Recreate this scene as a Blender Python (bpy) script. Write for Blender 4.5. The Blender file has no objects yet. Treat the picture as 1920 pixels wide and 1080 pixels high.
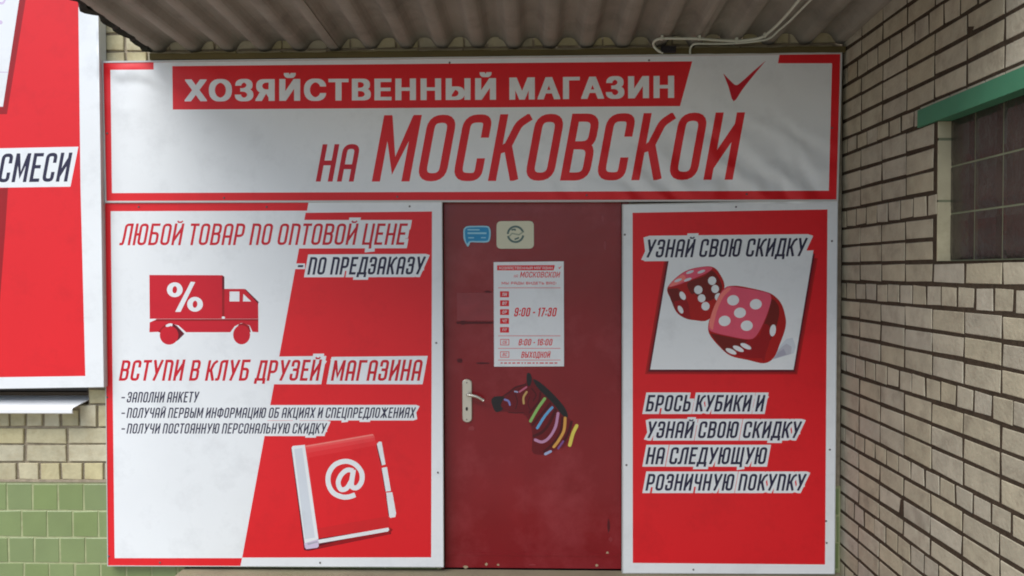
import bpy, math, random
import numpy as np
from mathutils import Matrix, Vector
from mathutils.geometry import delaunay_2d_cdt
random.seed(7)
S = bpy.context.scene
C = S.collection
# ------------------------------------------------------------------ camera
F_PX, YAW, PITCH, ROLL = 1496.186, -0.029272, -0.02153, -0.002482
CAM = Vector((-1.73167, -4.56646, 1.8181))
_cy, _sy, _cp, _sp = math.cos(YAW), math.sin(YAW), math.cos(PITCH), math.sin(PITCH)
_fw = Vector((_sy*_cp, _cy*_cp, _sp)); _ri0 = Vector((_cy, -_sy, 0)); _up0 = _ri0.cross(_fw)
_ri = math.cos(ROLL)*_ri0 + math.sin(ROLL)*_up0
_up = -math.sin(ROLL)*_ri0 + math.cos(ROLL)*_up0
cd = bpy.data.cameras.new('camera'); cam = bpy.data.objects.new('camera', cd); C.objects.link(cam)
cd.sensor_width = 36; cd.lens = 36*F_PX/1920; cd.clip_start = .05; cd.clip_end = 500
M = Matrix((_ri, _up, -_fw)).transposed().to_4x4(); M.translation = CAM; cam.matrix_world = M
S.camera = cam
# ------------------------------------------------------------------ light
SUN_EL, SUN_AZ = math.radians(58), math.radians(218)      # azimuth: compass bearing the light comes from (facade faces south)
w = bpy.data.worlds.new('World'); S.world = w; w.use_nodes = True
nt = w.node_tree; bg = nt.nodes['Background']
sky = nt.nodes.new('ShaderNodeTexSky'); sky.sky_type = 'NISHITA'; sky.sun_disc = False
sky.sun_elevation = SUN_EL; sky.sun_rotation = SUN_AZ; sky.dust_density = 1.5; sky.air_density = 1.0; sky.ozone_density = 1
nt.links.new(sky.outputs[0], bg.inputs[0]); bg.inputs[1].default_value = 0.10
sd = bpy.data.lights.new('sun', 'SUN'); sd.energy = 2.6; sd.angle = math.radians(54); sd.color = (1, .985, .96)
sun = bpy.data.objects.new('sun', sd); C.objects.link(sun)
sdir = Vector((math.sin(SUN_AZ)*math.cos(SUN_EL), math.cos(SUN_AZ)*math.cos(SUN_EL), math.sin(SUN_EL)))
sun.rotation_euler = sdir.to_track_quat('Z', 'Y').to_euler(); sun.location = sdir*20
S.view_settings.view_transform = 'Standard'; S.view_settings.look = 'None'
S.view_settings.exposure = 0.76; S.view_settings.gamma = 1; S.view_settings.use_curve_mapping = False
S.render.engine = 'CYCLES'; S.cycles.pixel_filter_type = 'BLACKMAN_HARRIS'; S.cycles.filter_width = 1.9

# ------------------------------------------------------------------ pixel rays onto real planes
def ray(px, py):
    return _ri*((px-960)/F_PX) + _up*(-(py-540)/F_PX) + _fw
def onY(px, py, Y=0.0):                # point on a plane parallel to the facade
    d = ray(px, py); return CAM + d*((Y-CAM.y)/d.y)
def onX(px, py, X=0.0):                # point on the side wall
    d = ray(px, py); return CAM + d*((X-CAM.x)/d.x)

# ------------------------------------------------------------------ helpers
def lin(c):
    return tuple(((v/255)/12.92 if v/255 <= .04045 else ((v/255+.055)/1.055)**2.4) for v in c)
MATS = {}
def mat(name, col, rough=.6, spec=.4, bump=0, bscale=20, var=0, vscale=6, objvar=0, metal=0, coat=0, dirt_or_sheen=None, dscale=3, damt=.5, stretch=None):
    if name in MATS: return MATS[name]
    m = bpy.data.materials.new(name); m.use_nodes = True; n = m.node_tree.nodes; l = m.node_tree.links
    b = n['Principled BSDF']; b.inputs['Roughness'].default_value = rough
    b.inputs['Specular IOR Level'].default_value = spec; b.inputs['Metallic'].default_value = metal
    b.inputs['Coat Weight'].default_value = coat
    base = lin(col)+(1,)
    tc = n.new('ShaderNodeNewGeometry')
    src = tc.outputs['Position']
    if stretch:
        mp = n.new('ShaderNodeMapping'); mp.inputs['Scale'].default_value = stretch; l.new(src, mp.inputs[0]); src = mp.outputs[0]
    out = None
    rgb = n.new('ShaderNodeRGB'); rgb.outputs[0].default_value = base; out = rgb.outputs[0]
    def mixv(fac, a, colb, blend='MIX'):
        x = n.new('ShaderNodeMix'); x.data_type = 'RGBA'; x.blend_type = blend
        if isinstance(fac, float): x.inputs[0].default_value = fac
        else: l.new(fac, x.inputs[0])
        l.new(a, x.inputs[6])
        if isinstance(colb, tuple): x.inputs[7].default_value = colb
        else: l.new(colb, x.inputs[7])
        return x.outputs[2]
    if var:
        t = n.new('ShaderNodeTexNoise'); t.inputs['Scale'].default_value = vscale; t.inputs['Detail'].default_value = 6
        l.new(src, t.inputs['Vector'])
        r = n.new('ShaderNodeMapRange'); r.inputs[1].default_value = .3; r.inputs[2].default_value = .7
        r.inputs[3].default_value = 1-var; r.inputs[4].default_value = 1+var*.6; l.new(t.outputs[0], r.inputs[0])
        v = n.new('ShaderNodeVectorMath'); v.operation = 'SCALE'; l.new(out, v.inputs[0]); l.new(r.outputs[0], v.inputs['Scale']); out = v.outputs[0]
    if objvar:
        o = n.new('ShaderNodeObjectInfo')
        r = n.new('ShaderNodeMapRange'); r.inputs[3].default_value = 1-objvar; r.inputs[4].default_value = 1+objvar; l.new(o.outputs['Random'], r.inputs[0])
        v = n.new('ShaderNodeVectorMath'); v.operation = 'SCALE'; l.new(out, v.inputs[0]); l.new(r.outputs[0], v.inputs['Scale']); out = v.outputs[0]
        r2 = n.new('ShaderNodeMath'); r2.operation = 'MULTIPLY'; r2.inputs[1].default_value = 37.3; l.new(o.outputs['Random'], r2.inputs[0])
        r3 = n.new('ShaderNodeMath'); r3.operation = 'FRACT'; l.new(r2.outputs[0], r3.inputs[0])
        h = n.new('ShaderNodeHueSaturation'); r4 = n.new('ShaderNodeMapRange'); r4.inputs[3].default_value = 1-objvar*2; r4.inputs[4].default_value = 1+objvar*2
        l.new(r3.outputs[0], r4.inputs[0]); l.new(r4.outputs[0], h.inputs['Saturation']); l.new(out, h.inputs['Color']); out = h.outputs[0]
    if dirt_or_sheen:
        t = n.new('ShaderNodeTexNoise'); t.inputs['Scale'].default_value = dscale; t.inputs['Detail'].default_value = 8; t.inputs['Roughness'].default_value = .7
        l.new(src, t.inputs['Vector'])
        r = n.new('ShaderNodeMapRange'); r.inputs[1].default_value = .5; r.inputs[2].default_value = .72; r.inputs[4].default_value = damt; l.new(t.outputs[0], r.inputs[0])
        out = mixv(r.outputs[0], out, lin(dirt_or_sheen)+(1,))
    l.new(out, b.inputs['Base Color'])
    if bump:
        t = n.new('ShaderNodeTexNoise'); t.inputs['Scale'].default_value = bscale; t.inputs['Detail'].default_value = 5; l.new(src, t.inputs['Vector'])
        bp = n.new('ShaderNodeBump'); bp.inputs['Strength'].default_value = 1; bp.inputs['Distance'].default_value = bump
        l.new(t.outputs[0], bp.inputs['Height']); l.new(bp.outputs[0], b.inputs['Normal'])
    MATS[name] = m
    return m
def finish(o, label=None, cat=None, group=None, kind=None):
    if label: o['label'] = label
    if cat: o['category'] = cat
    if group: o['group'] = group
    if kind: o['kind'] = kind
    return o
def empty(name, loc, label, cat, group=None):
    o = bpy.data.objects.new(name, None); C.objects.link(o); o.location = loc; o.empty_display_size = .1
    return finish(o, label, cat, group, 'thing')
def link(name, me, parent=None):
    o = bpy.data.objects.new(name, me); C.objects.link(o)
    if parent:
        o.parent = parent
        p = parent; off = Vector((0, 0, 0))
        while p: off += p.location; p = p.parent
        o['_off'] = 0; del o['_off']
        o.location = -off
    return o
def mesh(name, vs, fs, mats, parent=None, mi=None, smooth=False):
    me = bpy.data.meshes.new(name); me.from_pydata([tuple(v) for v in vs], [], fs)
    for m in (mats if isinstance(mats, (list, tuple)) else [mats]): me.materials.append(m)
    if mi: me.polygons.foreach_set('material_index', mi)
    if smooth: me.polygons.foreach_set('use_smooth', [True]*len(me.polygons))
    me.update()
    return link(name, me, parent)
class MB:
    def __init__(s): s.v = []; s.f = []
    def box(s, x0, x1, y0, y1, z0, z1):
        b = len(s.v); s.v += [(x, y, z) for z in (z0, z1) for y in (y0, y1) for x in (x0, x1)]
        for q in ((0, 2, 3, 1), (4, 5, 7, 6), (0, 1, 5, 4), (2, 6, 7, 3), (0, 4, 6, 2), (1, 3, 7, 5)): s.f.append([b+i for i in q])
        return s
    def quadprism(s, pts, y0, y1):        # polygon in (x,z), extruded from y0 (front) to y1
        b = len(s.v); n = len(pts)
        s.v += [(p[0], y0, p[1]) for p in pts]+[(p[0], y1, p[1]) for p in pts]
        s.f.append([b+i for i in range(n)]); s.f.append([b+n+i for i in reversed(range(n))])
        for i in range(n): j = (i+1) % n; s.f.append([b+i, b+n+i, b+n+j, b+j])
        return s
    def tube(s, pts, r, n=8, closed=False):
        b0 = len(s.v); P = [Vector(p) for p in pts]
        for i, p in enumerate(P):
            t = (P[min(i+1, len(P)-1)]-P[max(i-1, 0)]).normalized()
            a = t.cross(Vector((0, 0, 1)) if abs(t.z) < .9 else Vector((1, 0, 0))).normalized(); c = t.cross(a)
            for k in range(n):
                an = 2*math.pi*k/n; s.v.append(tuple(p+(a*math.cos(an)+c*math.sin(an))*r))
        for i in range(len(P)-1):
            for k in range(n):
                s.f.append([b0+i*n+k, b0+i*n+(k+1) % n, b0+(i+1)*n+(k+1) % n, b0+(i+1)*n+k])
        s.f.append([b0+k for k in range(n)]); s.f.append([b0+(len(P)-1)*n+k for k in reversed(range(n))])
        return s
    def build(s, name, m, parent=None, smooth=False): return mesh(name, s.v, s.f, m, parent, smooth=smooth)
def cr(pts, closed=False, k=5):            # Catmull-Rom
    n = len(pts); out = []
    rng = range(n) if closed else range(n-1)
    for i in rng:
        p = [pts[(i+j) % n] if closed else pts[max(0, min(n-1, i+j))] for j in (-1, 0, 1, 2)]
        for s in range(k):
            t = s/k
            out.append(tuple(.5*((2*p[1][d])+(-p[0][d]+p[2][d])*t+(2*p[0][d]-5*p[1][d]+4*p[2][d]-p[3][d])*t*t+(-p[0][d]+3*p[1][d]-3*p[2][d]+p[3][d])*t**3) for d in range(len(pts[0]))))
    if not closed: out.append(tuple(pts[-1]))
    return out

# ------------------------------------------------------------------ materials
WHITE = (226, 230, 232); RED = (218, 32, 40)
def ink(key, col, rough=.42):
    return mat('print_'+key, col, rough=rough, spec=.35, var=.035, vscale=2.5, bump=.0006, bscale=3, dirt_or_sheen=tuple(int(c*.72) for c in col), dscale=5, damt=.22)
def vinyl(m):
    n = m.node_tree.nodes; l = m.node_tree.links; b = n['Principled BSDF']
    g = n.new('ShaderNodeNewGeometry'); sp = n.new('ShaderNodeSeparateXYZ'); l.new(g.outputs['Position'], sp.inputs[0])
    def mth(op, a, b_=None, c_=None):
        x = n.new('ShaderNodeMath'); x.operation = op
        for i, q in enumerate((a, b_, c_)):
            if q is None: continue
            if isinstance(q, (int, float)): x.inputs[i].default_value = q
            else: l.new(q, x.inputs[i])
        return x.outputs[0]
    nz = n.new('ShaderNodeTexNoise'); nz.inputs['Scale'].default_value = 2.2; l.new(g.outputs['Position'], nz.inputs['Vector'])
    h = 0
    # soft folds fanning from the lower right and upper left corners of the top sign (its bottom edge is at z = 2.23)
    for (x0, z0, ax, az, fr, rad) in ((-.45, 2.22, .75, 1, 30, .75), (-4.2, 3.0, .5, 1, 30, .38)):
        dx = mth('SUBTRACT', sp.outputs[0], x0); dz = mth('SUBTRACT', sp.outputs[2], z0)
        ph = mth('ADD', mth('MULTIPLY', dx, ax*fr), mth('MULTIPLY', dz, az*fr)); ph = mth('ADD', ph, mth('MULTIPLY', nz.outputs[0], 16))
        d2 = mth('ADD', mth('MULTIPLY', dx, mth('MULTIPLY', dx, .55)), mth('MULTIPLY', dz, mth('MULTIPLY', dz, 5)))
        m_ = mth('POWER', 2.718, mth('MULTIPLY', d2, -1/(rad*rad)))
        m_ = mth('MULTIPLY', m_, mth('MULTIPLY', mth('GREATER_THAN', sp.outputs[2], 2.19), mth('GREATER_THAN', sp.outputs[0], -4.215)))
        v = mth('MULTIPLY', mth('SINE', ph), m_); h = v if h == 0 else mth('ADD', h, v)
    bp = n.new('ShaderNodeBump'); bp.inputs['Distance'].default_value = .0075; l.new(h, bp.inputs['Height'])
    if b.inputs['Normal'].links: l.new(b.inputs['Normal'].links[0].from_socket, bp.inputs['Normal'])
    l.new(bp.outputs[0], b.inputs['Normal'])
INK = {
 'white': ink('white', WHITE), 'red': ink('red', RED), 'navy': ink('navy', (42, 40, 66)), 'crimson': ink('crimson', (196, 24, 42)),
 'dred': ink('dark_red', (150, 18, 26)), 'maroon': ink('maroon', (96, 10, 30)), 'pink': ink('pink', (222, 88, 112)),
 'rosy': ink('rosy', (236, 128, 120)), 'brown': ink('brown_red', (112, 28, 24)), 'lred': ink('light_red', (226, 62, 66)),
 'grey': ink('light_grey', (205, 212, 220)), 'mgrey': ink('mid_grey', (168, 168, 182)), 'lilac': ink('pale_lilac', (205, 190, 215)),
 'shade1': ink('soft_grey', (188, 190, 200)), 'shade2': ink('soft_violet_grey', (170, 168, 184)),
 'rosy2': ink('rosy_red', (232, 84, 84)), 'lred2': ink('light_red_two', (228, 62, 66)), 'lred3': ink('light_red_three', (224, 46, 52)), 'lred4': ink('deeper_cover_red', (206, 34, 40)),
 'purple': ink('dark_purple', (70, 20, 50)), 'deep': ink('deep_red', (172, 26, 26)), 'blue': ink('blue', (40, 140, 190)), 'pale': ink('pale_blue', (150, 205, 225)),
 'cream': ink('cream', (206, 205, 180)), 'emblem': ink('grey_green', (84, 108, 104)), 'emblem2': ink('pale_green', (150, 160, 140)),
}
mBrick = mat('silicate_brick_shaded', (166, 159, 139), rough=.9, spec=.15, objvar=.075, var=.13, vscale=12, bump=.003, bscale=55, dirt_or_sheen=(112, 102, 88), dscale=7, damt=.55)
mBrickY = mat('silicate_brick_yellowed', (190, 182, 150), rough=.9, spec=.15, objvar=.10, var=.12, vscale=16, bump=.003, bscale=50, dirt_or_sheen=(150, 130, 92), dscale=7, damt=.5)
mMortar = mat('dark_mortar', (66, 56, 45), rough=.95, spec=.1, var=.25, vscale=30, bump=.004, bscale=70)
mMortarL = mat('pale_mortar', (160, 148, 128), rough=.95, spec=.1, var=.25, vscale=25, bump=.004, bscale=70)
mTile = mat('green_glazed_tile', (124, 140, 92), rough=.35, spec=.5, objvar=.03, var=.07, vscale=5, bump=.0008, bscale=14)
mGrout = mat('tile_grout', (162, 168, 126), rough=.9, var=.15, vscale=20, bump=.001, bscale=60, dirt_or_sheen=(130, 118, 90), dscale=6, damt=.5)
mSlate = mat('grey_asbestos_slate', (140, 135, 124), rough=.85, spec=.2, var=.12, vscale=4, bump=.003, bscale=40, dirt_or_sheen=(78, 74, 66), dscale=2.2, damt=.5)
mSlateD = mat('shade_painted_slate_edge', (46, 46, 40), rough=.9, spec=.2, var=.3, vscale=20, bump=.004, bscale=40)  # near-black canopy edge: backlit shade painted into the slate colour
mWood = mat('old_mossy_wood', (96, 86, 52), rough=.85, var=.3, vscale=9, bump=.003, bscale=50, stretch=(.2, 1, 1), dirt_or_sheen=(60, 52, 34), dscale=6)
mAlu = mat('white_aluminium_edge', (196, 198, 196), rough=.4, var=.05)
mDark = mat('dark_recess', (34, 32, 34), rough=.8)
mCable = mat('white_cable_sheath', (196, 200, 184), rough=.5)
mSteelW = mat('white_painted_sheet_metal', (232, 234, 236), rough=.3, spec=.5, var=.03)
mBrownF = mat('brown_window_frame', (92, 76, 60), rough=.6, var=.15)
mGlassDark = mat('dark_window_glass', (16, 16, 20), rough=.08, spec=.6)
mGreen = mat('green_lintel_paint', (64, 122, 92), rough=.65, var=.08, vscale=7, bump=.001, bscale=40, dirt_or_sheen=(74, 120, 88), dscale=4, damt=.4)
mConc = mat('weathered_concrete', (132, 124, 102), rough=.95, var=.18, vscale=6, bump=.004, bscale=40, dirt_or_sheen=(96, 100, 66), dscale=3, damt=.6)
mAsph = mat('pale_worn_paving', (152, 148, 140), rough=.95, var=.15, vscale=3, bump=.004, bscale=60)
mHandle = mat('brushed_cream_metal', (206, 202, 188), rough=.3, metal=.7)
mScrew = mat('grey_screw', (110, 106, 104), rough=.4, metal=.6)
mReveal = mat('plastered_reveal', (170, 162, 134), rough=.9, var=.12, vscale=8, bump=.002, bscale=40, dirt_or_sheen=(120, 116, 84), dscale=5, damt=.6)
mJointG = mat('greenish_block_joint', (108, 112, 88), rough=.9, var=.12, vscale=20)

# ------------------------------------------------------------------ print machinery: flat artwork cut into one plane
class Art:
    """polygons in picture order, later ones on top; cut against each other into one flat sheet, one mesh per part"""
    def __init__(s, Y): s.Y = Y; s.p = []
    def poly(s, pts, col, part):
        a = sum(pts[i][0]*pts[(i+1) % len(pts)][1]-pts[(i+1) % len(pts)][0]*pts[i][1] for i in range(len(pts)))
        if abs(a) < 1e-6: return
        s.p.append((list(pts) if a > 0 else list(pts)[::-1], col, part))
    def rect(s, x0, y0, x1, y1, col, part): s.poly([(x0, y0), (x1, y0), (x1, y1), (x0, y1)], col, part)
    def ell(s, cx, cy, rx, ry, col, part, rot=0, n=20):
        c, q = math.cos(math.radians(rot)), math.sin(math.radians(rot))
        s.poly([(cx+rx*math.cos(t)*c-ry*math.sin(t)*q, cy+rx*math.cos(t)*q+ry*math.sin(t)*c) for t in [2*math.pi*i/n for i in range(n)]], col, part)
    def ribbon(s, pts, wd, col, part, ext=0, xf=None, closed=False):
        for q in ribbon_quads(pts, wd, ext, closed):
            s.poly([xf(*p) for p in q] if xf else q, col, part)
    def build(s, parent, proud=0.0):
        V = []; Ed = []
        for pts, col, part in s.p:
            k = len(V); n = len(pts); V += [Vector(p) for p in pts]; Ed += [(k+i, k+(i+1) % n) for i in range(n)]
        v, e, f, ov, oe, of = delaunay_2d_cdt(V, Ed, [], 0, 1e-3, False)
        P2 = np.array([(p[0], p[1]) for p in v]); F2 = np.array([list(t) for t in f])
        cen = P2[F2].mean(axis=1); owner = np.full(len(F2), -1)
        for idx, (pts, col, part) in enumerate(s.p):
            q = np.array(pts); lo = q.min(0); hi = q.max(0)
            c = np.nonzero((cen[:, 0] > lo[0]) & (cen[:, 0] < hi[0]) & (cen[:, 1] > lo[1]) & (cen[:, 1] < hi[1]))[0]
            if not len(c): continue
            X, Y = cen[c, 0], cen[c, 1]; ins = np.zeros(len(c), bool)
            for i in range(len(q)):
                x1, y1 = q[i]; x2, y2 = q[(i+1) % len(q)]
                if y1 == y2: continue
                cond = ((y1 > Y) != (y2 > Y)) & (X < (x2-x1)*(Y-y1)/(y2-y1)+x1); ins ^= cond
            owner[c[ins]] = idx
        W3 = [onY(p[0], p[1], s.Y-proud) for p in v]
        groups = {}
        for fc, o in zip(f, owner):
            if o < 0: continue
            groups.setdefault(s.p[o][2], []).append((list(fc), s.p[o][1]))
        res = {}
        for part, L in groups.items():
            used = {}; vs = []; fs = []; mi = []; mats = []
            for fc, col in L:
                ids = []
                for i in fc:
                    if i not in used: used[i] = len(vs); vs.append(W3[i])
                    ids.append(used[i])
                nrm = (vs[ids[1]]-vs[ids[0]]).cross(vs[ids[2]]-vs[ids[0]])
                if nrm.y > 0: ids = ids[::-1]
                if col not in mats: mats.append(col)
                fs.append(ids); mi.append(mats.index(col))
            res[part] = mesh(part[0] if isinstance(part, tuple) else part, vs, fs, [INK[c] if isinstance(c, str) else c for c in mats], parent, mi)
        return res
def ribbon_quads(pts, wd, ext=0, closed=False):
    P = [Vector(p) for p in pts]; n = len(P); h = wd/2
    if not closed and ext:
        a = (P[0]-P[1]).normalized(); b = (P[-1]-P[-2]).normalized(); P[0] = P[0]+a*ext; P[-1] = P[-1]+b*ext
    L = []; R = []
    for i in range(n):
        if closed: a, b = P[i-1], P[(i+1) % n]
        else: a, b = (P[i-1] if i else None), (P[i+1] if i < n-1 else None)
        d1 = (P[i]-a).normalized() if a is not None else None; d2 = (b-P[i]).normalized() if b is not None else None
        if d1 is None: d1 = d2
        if d2 is None: d2 = d1
        n1 = Vector((-d1.y, d1.x)); n2 = Vector((-d2.y, d2.x)); m = n1+n2
        if m.length < .3: m = n1
        m.normalize(); k = h/max(.45, m.dot(n1))
        L.append(P[i]+m*k); R.append(P[i]-m*k)
    q = []
    for i in range(n if closed else n-1):
        j = (i+1) % n; q.append([tuple(L[i]), tuple(L[j]), tuple(R[j]), tuple(R[i])])
    return q
def rnd(pts, r, closed=False, seg=5):        # rounded corners of a polyline
    P = [Vector(p) for p in pts]; n = len(P); out = []
    for i in range(n):
        if not closed and i in (0, n-1): out.append(tuple(P[i])); continue
        a, p, b = P[i-1], P[i], P[(i+1) % n]
        ra = min(r, (a-p).length*.48, (b-p).length*.48)
        s = p+(a-p).normalized()*ra; e = p+(b-p).normalized()*ra
        for k in range(seg+1):
            t = k/seg; out.append(tuple(s*(1-t)**2+p*2*t*(1-t)+e*t*t))
    return out
# condensed slanted alphabet: (width, [(points, rounding, closed)])
def _g(w, *st): return (w, [(s if isinstance(s, tuple) else (s, 0, False)) for s in st])
def o(*p): return (list(p), .18, False)
def sh(*p): return (list(p), 0, False)
G = {
'А': _g(.41, o((0,0),(0,1),(1,1),(1,0)), sh((0,.38),(1,.38))),
'Б': _g(.41, sh((0,0),(0,1)), sh((0,1),(.95,1)), o((0,.56),(1,.56),(1,0),(0,0))),
'В': _g(.41, sh((0,0),(0,1)), o((0,1),(1,1),(1,.53),(0,.53)), o((0,.53),(1,.53),(1,0),(0,0))),
'Г': _g(.38, sh((0,0),(0,1)), sh((0,1),(1,1))),
'Д': _g(.44, sh((.1,0),(.26,1)), sh((.26,1),(1,1)), sh((1,1),(1,0)), sh((-.1,0),(1.14,0)), sh((-.1,0),(-.1,-.17)), sh((1.14,0),(1.14,-.17))),
'Е': _g(.36, sh((0,0),(0,1)), sh((0,1),(1,1)), sh((0,.53),(.85,.53)), sh((0,0),(1,0))),
'Ж': _g(.62, sh((.5,0),(.5,1)), sh((0,1),(.5,.5)), sh((.5,.5),(0,0)), sh((1,1),(.5,.5)), sh((.5,.5),(1,0))),
'З': _g(.40, o((0,.78),(0,1),(1,1),(1,.53),(.35,.53)), o((.35,.53),(1,.53),(1,0),(0,0),(0,.24))),
'И': _g(.42, sh((0,0),(0,1)), sh((1,0),(1,1)), sh((0,.14),(1,.86))),
'К': _g(.42, sh((0,0),(0,1)), o((.08,.46),(.42,.50),(.78,.9),(1.12,.99)), sh((.45,.52),(.98,0))),
'Л': _g(.42, o((-.2,0),(.06,0),(.14,.3),(.16,1),(1,1)), sh((1,1),(1,0))),
'М': _g(.54, sh((0,0),(0,1)), sh((1,0),(1,1)), sh((.06,.97),(.5,.20),(.94,.97))),
'Н': _g(.41, sh((0,0),(0,1)), sh((1,0),(1,1)), sh((0,.5),(1,.5))),
'О': _g(.41, ([(0,0),(0,1),(1,1),(1,0)], .19, True)),
'П': _g(.41, sh((0,0),(0,1)), o((0,1),(1,1),(1,0))),
'Р': _g(.41, sh((0,0),(0,1)), o((0,1),(1,1),(1,.42),(0,.42))),
'С': _g(.41, o((1,.74),(1,1),(0,1),(0,0),(1,0),(1,.25))),
'Т': _g(.36, sh((-.06,1),(1.06,1)), sh((.5,0),(.5,1))),
'У': _g(.43, sh((0,1),(.52,.36)), sh((1.06,1),(.3,0))),
'Ф': _g(.56, sh((.5,-.08),(.5,1.08)), ([(0,.14),(0,.88),(1,.88),(1,.14)], .15, True)),
'Х': _g(.42, sh((0,0),(1,1)), sh((0,1),(1,0))),
'Ц': _g(.43, sh((0,1),(0,0)), sh((0,0),(1,0)), sh((1,0),(1,1)), sh((1,0),(1.05,-.2))),
'Ч': _g(.40, o((0,1),(0,.45),(1,.45)), sh((1,0),(1,1))),
'Ш': _g(.58, sh((0,1),(0,0)), sh((0,0),(1,0)), sh((1,0),(1,1)), sh((.5,0),(.5,1))),
'Щ': _g(.60, sh((0,1),(0,0)), sh((0,0),(1,0)), sh((1,0),(1,1)), sh((.5,0),(.5,1)), sh((1,0),(1.05,-.2))),
'Ы': _g(.54, o((0,1),(0,0),(.62,0),(.62,.56),(0,.56)), sh((1,0),(1,1))),
'Ь': _g(.40, sh((0,0),(0,1)), o((0,.56),(1,.56),(1,0),(0,0))),
'Ю': _g(.58, sh((0,0),(0,1)), sh((0,.5),(.4,.5)), ([(.4,0),(.4,1),(1,1),(1,0)], .15, True)),
'Я': _g(.41, sh((1,0),(1,1)), o((1,1),(0,1),(0,.42),(1,.42)), sh((0,0),(.1,.36))),
'-': _g(.24, sh((0,.44),(1,.44))),
':': _g(.12, sh((.5,.16),(.5,.2)), sh((.5,.66),(.5,.7))),
'!': _g(.12, sh((.5,.0),(.5,.02)), sh((.5,.3),(.5,1))),
'0': _g(.41, ([(0,0),(0,1),(1,1),(1,0)], .16, True)),
'1': _g(.24, sh((0,.86),(.9,1)), sh((.9,1),(.9,0))),
'3': _g(.40, o((0,.78),(0,1),(1,1),(1,.53),(.35,.53)), o((.35,.53),(1,.53),(1,0),(0,0),(0,.24))),
'6': _g(.41, o((1,.78),(1,1),(0,1),(0,0),(1,0),(1,.55),(0,.55))),
'7': _g(.38, sh((0,1),(1,1)), sh((1,1),(.3,0))),
'8': _g(.41, ([(0,0),(0,1),(1,1),(1,0)], .16, True), sh((0,.52),(1,.52))),
'9': _g(.41, o((0,.22),(0,0),(1,0),(1,1),(0,1),(0,.46),(1,.46))),
}
G['Й'] = (G['И'][0], G['И'][1]+[([(.12,1.2),(.32,1.13),(.68,1.13),(.88,1.2)], 0, False)])
_ln = [0]
def clipax(P, ax, lim, keep_less):
    out = []
    for i in range(len(P)):
        a, b = P[i], P[(i+1) % len(P)]
        ia = (a[ax] <= lim) if keep_less else (a[ax] >= lim); ib = (b[ax] <= lim) if keep_less else (b[ax] >= lim)
        if ia: out.append(a)
        if ia != ib:
            t = (lim-a[ax])/(b[ax]-a[ax]); out.append((a[0]+(b[0]-a[0])*t, a[1]+(b[1]-a[1])*t))
    return out
def text(art, s, x0, x1, yb, yt, col, part, outline=0, t=.118, shear=.185, gap=.105, space=.2, oc='white', nobreve=False, letters=False, solid=False):
    """slanted lettering between x0 (foot of first letter) and x1 (head of the last); yb / yt = (left, right) base and cap lines"""
    yb = yb if isinstance(yb, tuple) else (yb, yb); yt = yt if isinstance(yt, tuple) else (yt, yt)
    h = (yb[0]+yb[1]-yt[0]-yt[1])/2
    adv = 0; items = []
    for ch in s:
        if ch == ' ': adv += space; continue
        items.append((ch, adv)); adv += G[ch][0]+gap
    adv -= gap
    W = (x1-x0)-shear*h; k = W/(adv*h)
    def xf(X, Yv):                      # X, Yv in pixels in upright letter space
        f = X/W; Hh = Yv/h
        b = yb[0]*(1-f)+yb[1]*f; tt = yt[0]*(1-f)+yt[1]*f
        return (x0+X+shear*Yv, b+(tt-b)*Hh)
    th = t*h; _ln[0] += 1
    if not letters and part == 'text_line': part = ('text_line', _ln[0])
    strokes = []; raws = []; own = []; lims = []
    for ch, a in items:
        wd = G[ch][0]*k*h; ox = a*k*h
        sts = G[ch][1]
        if nobreve and ch == 'Й': sts = sts[:-1]
        for pts, r, cl in sts:
            P = [(ox+th/2+u*(wd-th), th/2+v*(h-th)) for u, v in pts]
            P0 = list(P)
            if r: P = rnd(P, r*h, cl)
            br = (ch == 'Й' and len(pts) == 4 and r == 0)
            own.append(a); strokes.append((P, cl, br)); raws.append((P0, cl))
            mn = min(p[1] for p in P0); mx_ = max(p[1] for p in P0)
            lims.append((0 if mn > -.02*h else -9*h, h if mx_ < h*1.05 else 9*h, (ox, ox+wd) if ch in 'ИЙМН' and not br else None))
    if outline >= 6 or solid: art.poly([xf(0, -outline), xf(W, -outline), xf(W, h+outline), xf(0, h+outline)], oc, part)
    if outline:
        for (P, cl), (lo_, hi_, _x), (_p, _c, br_) in zip(raws, lims, strokes):
            if br_:
                xa = min(p[0] for p in P)-outline*.9; xb = max(p[0] for p in P)+outline*.9; yt_ = max(p[1] for p in P)+outline
                art.poly([xf(xa, h*.9), xf(xb, h*.9), xf(xb, yt_), xf(xa, yt_)], oc, part); continue
            for i in range(len(P) if cl else len(P)-1):
                for q in ribbon_quads([P[i], P[(i+1) % len(P)]], th+2*outline+.5, th/2+outline*.98):
                    q = clipax(clipax([tuple(v) for v in q], 1, lo_-outline, False), 1, hi_+outline, True)
                    if len(q) > 2: art.poly([xf(*p) for p in q], oc, part)
    for q, (P, cl, br) in enumerate(strokes):
        lo_, hi_, xl_ = lims[q]
        for qd in ribbon_quads(P, th*(.6 if br else 1), 0 if br else th/2, cl):
            qd = clipax(clipax([tuple(v) for v in qd], 1, lo_, False), 1, hi_, True)
            if xl_ and len(qd) > 2: qd = clipax(clipax(qd, 0, xl_[0], False), 0, xl_[1], True) if len(qd) > 2 else qd
            if len(qd) > 2: art.poly([xf(*p) for p in qd], col, ('letter', _ln[0], own[q]) if letters else part)
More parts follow.
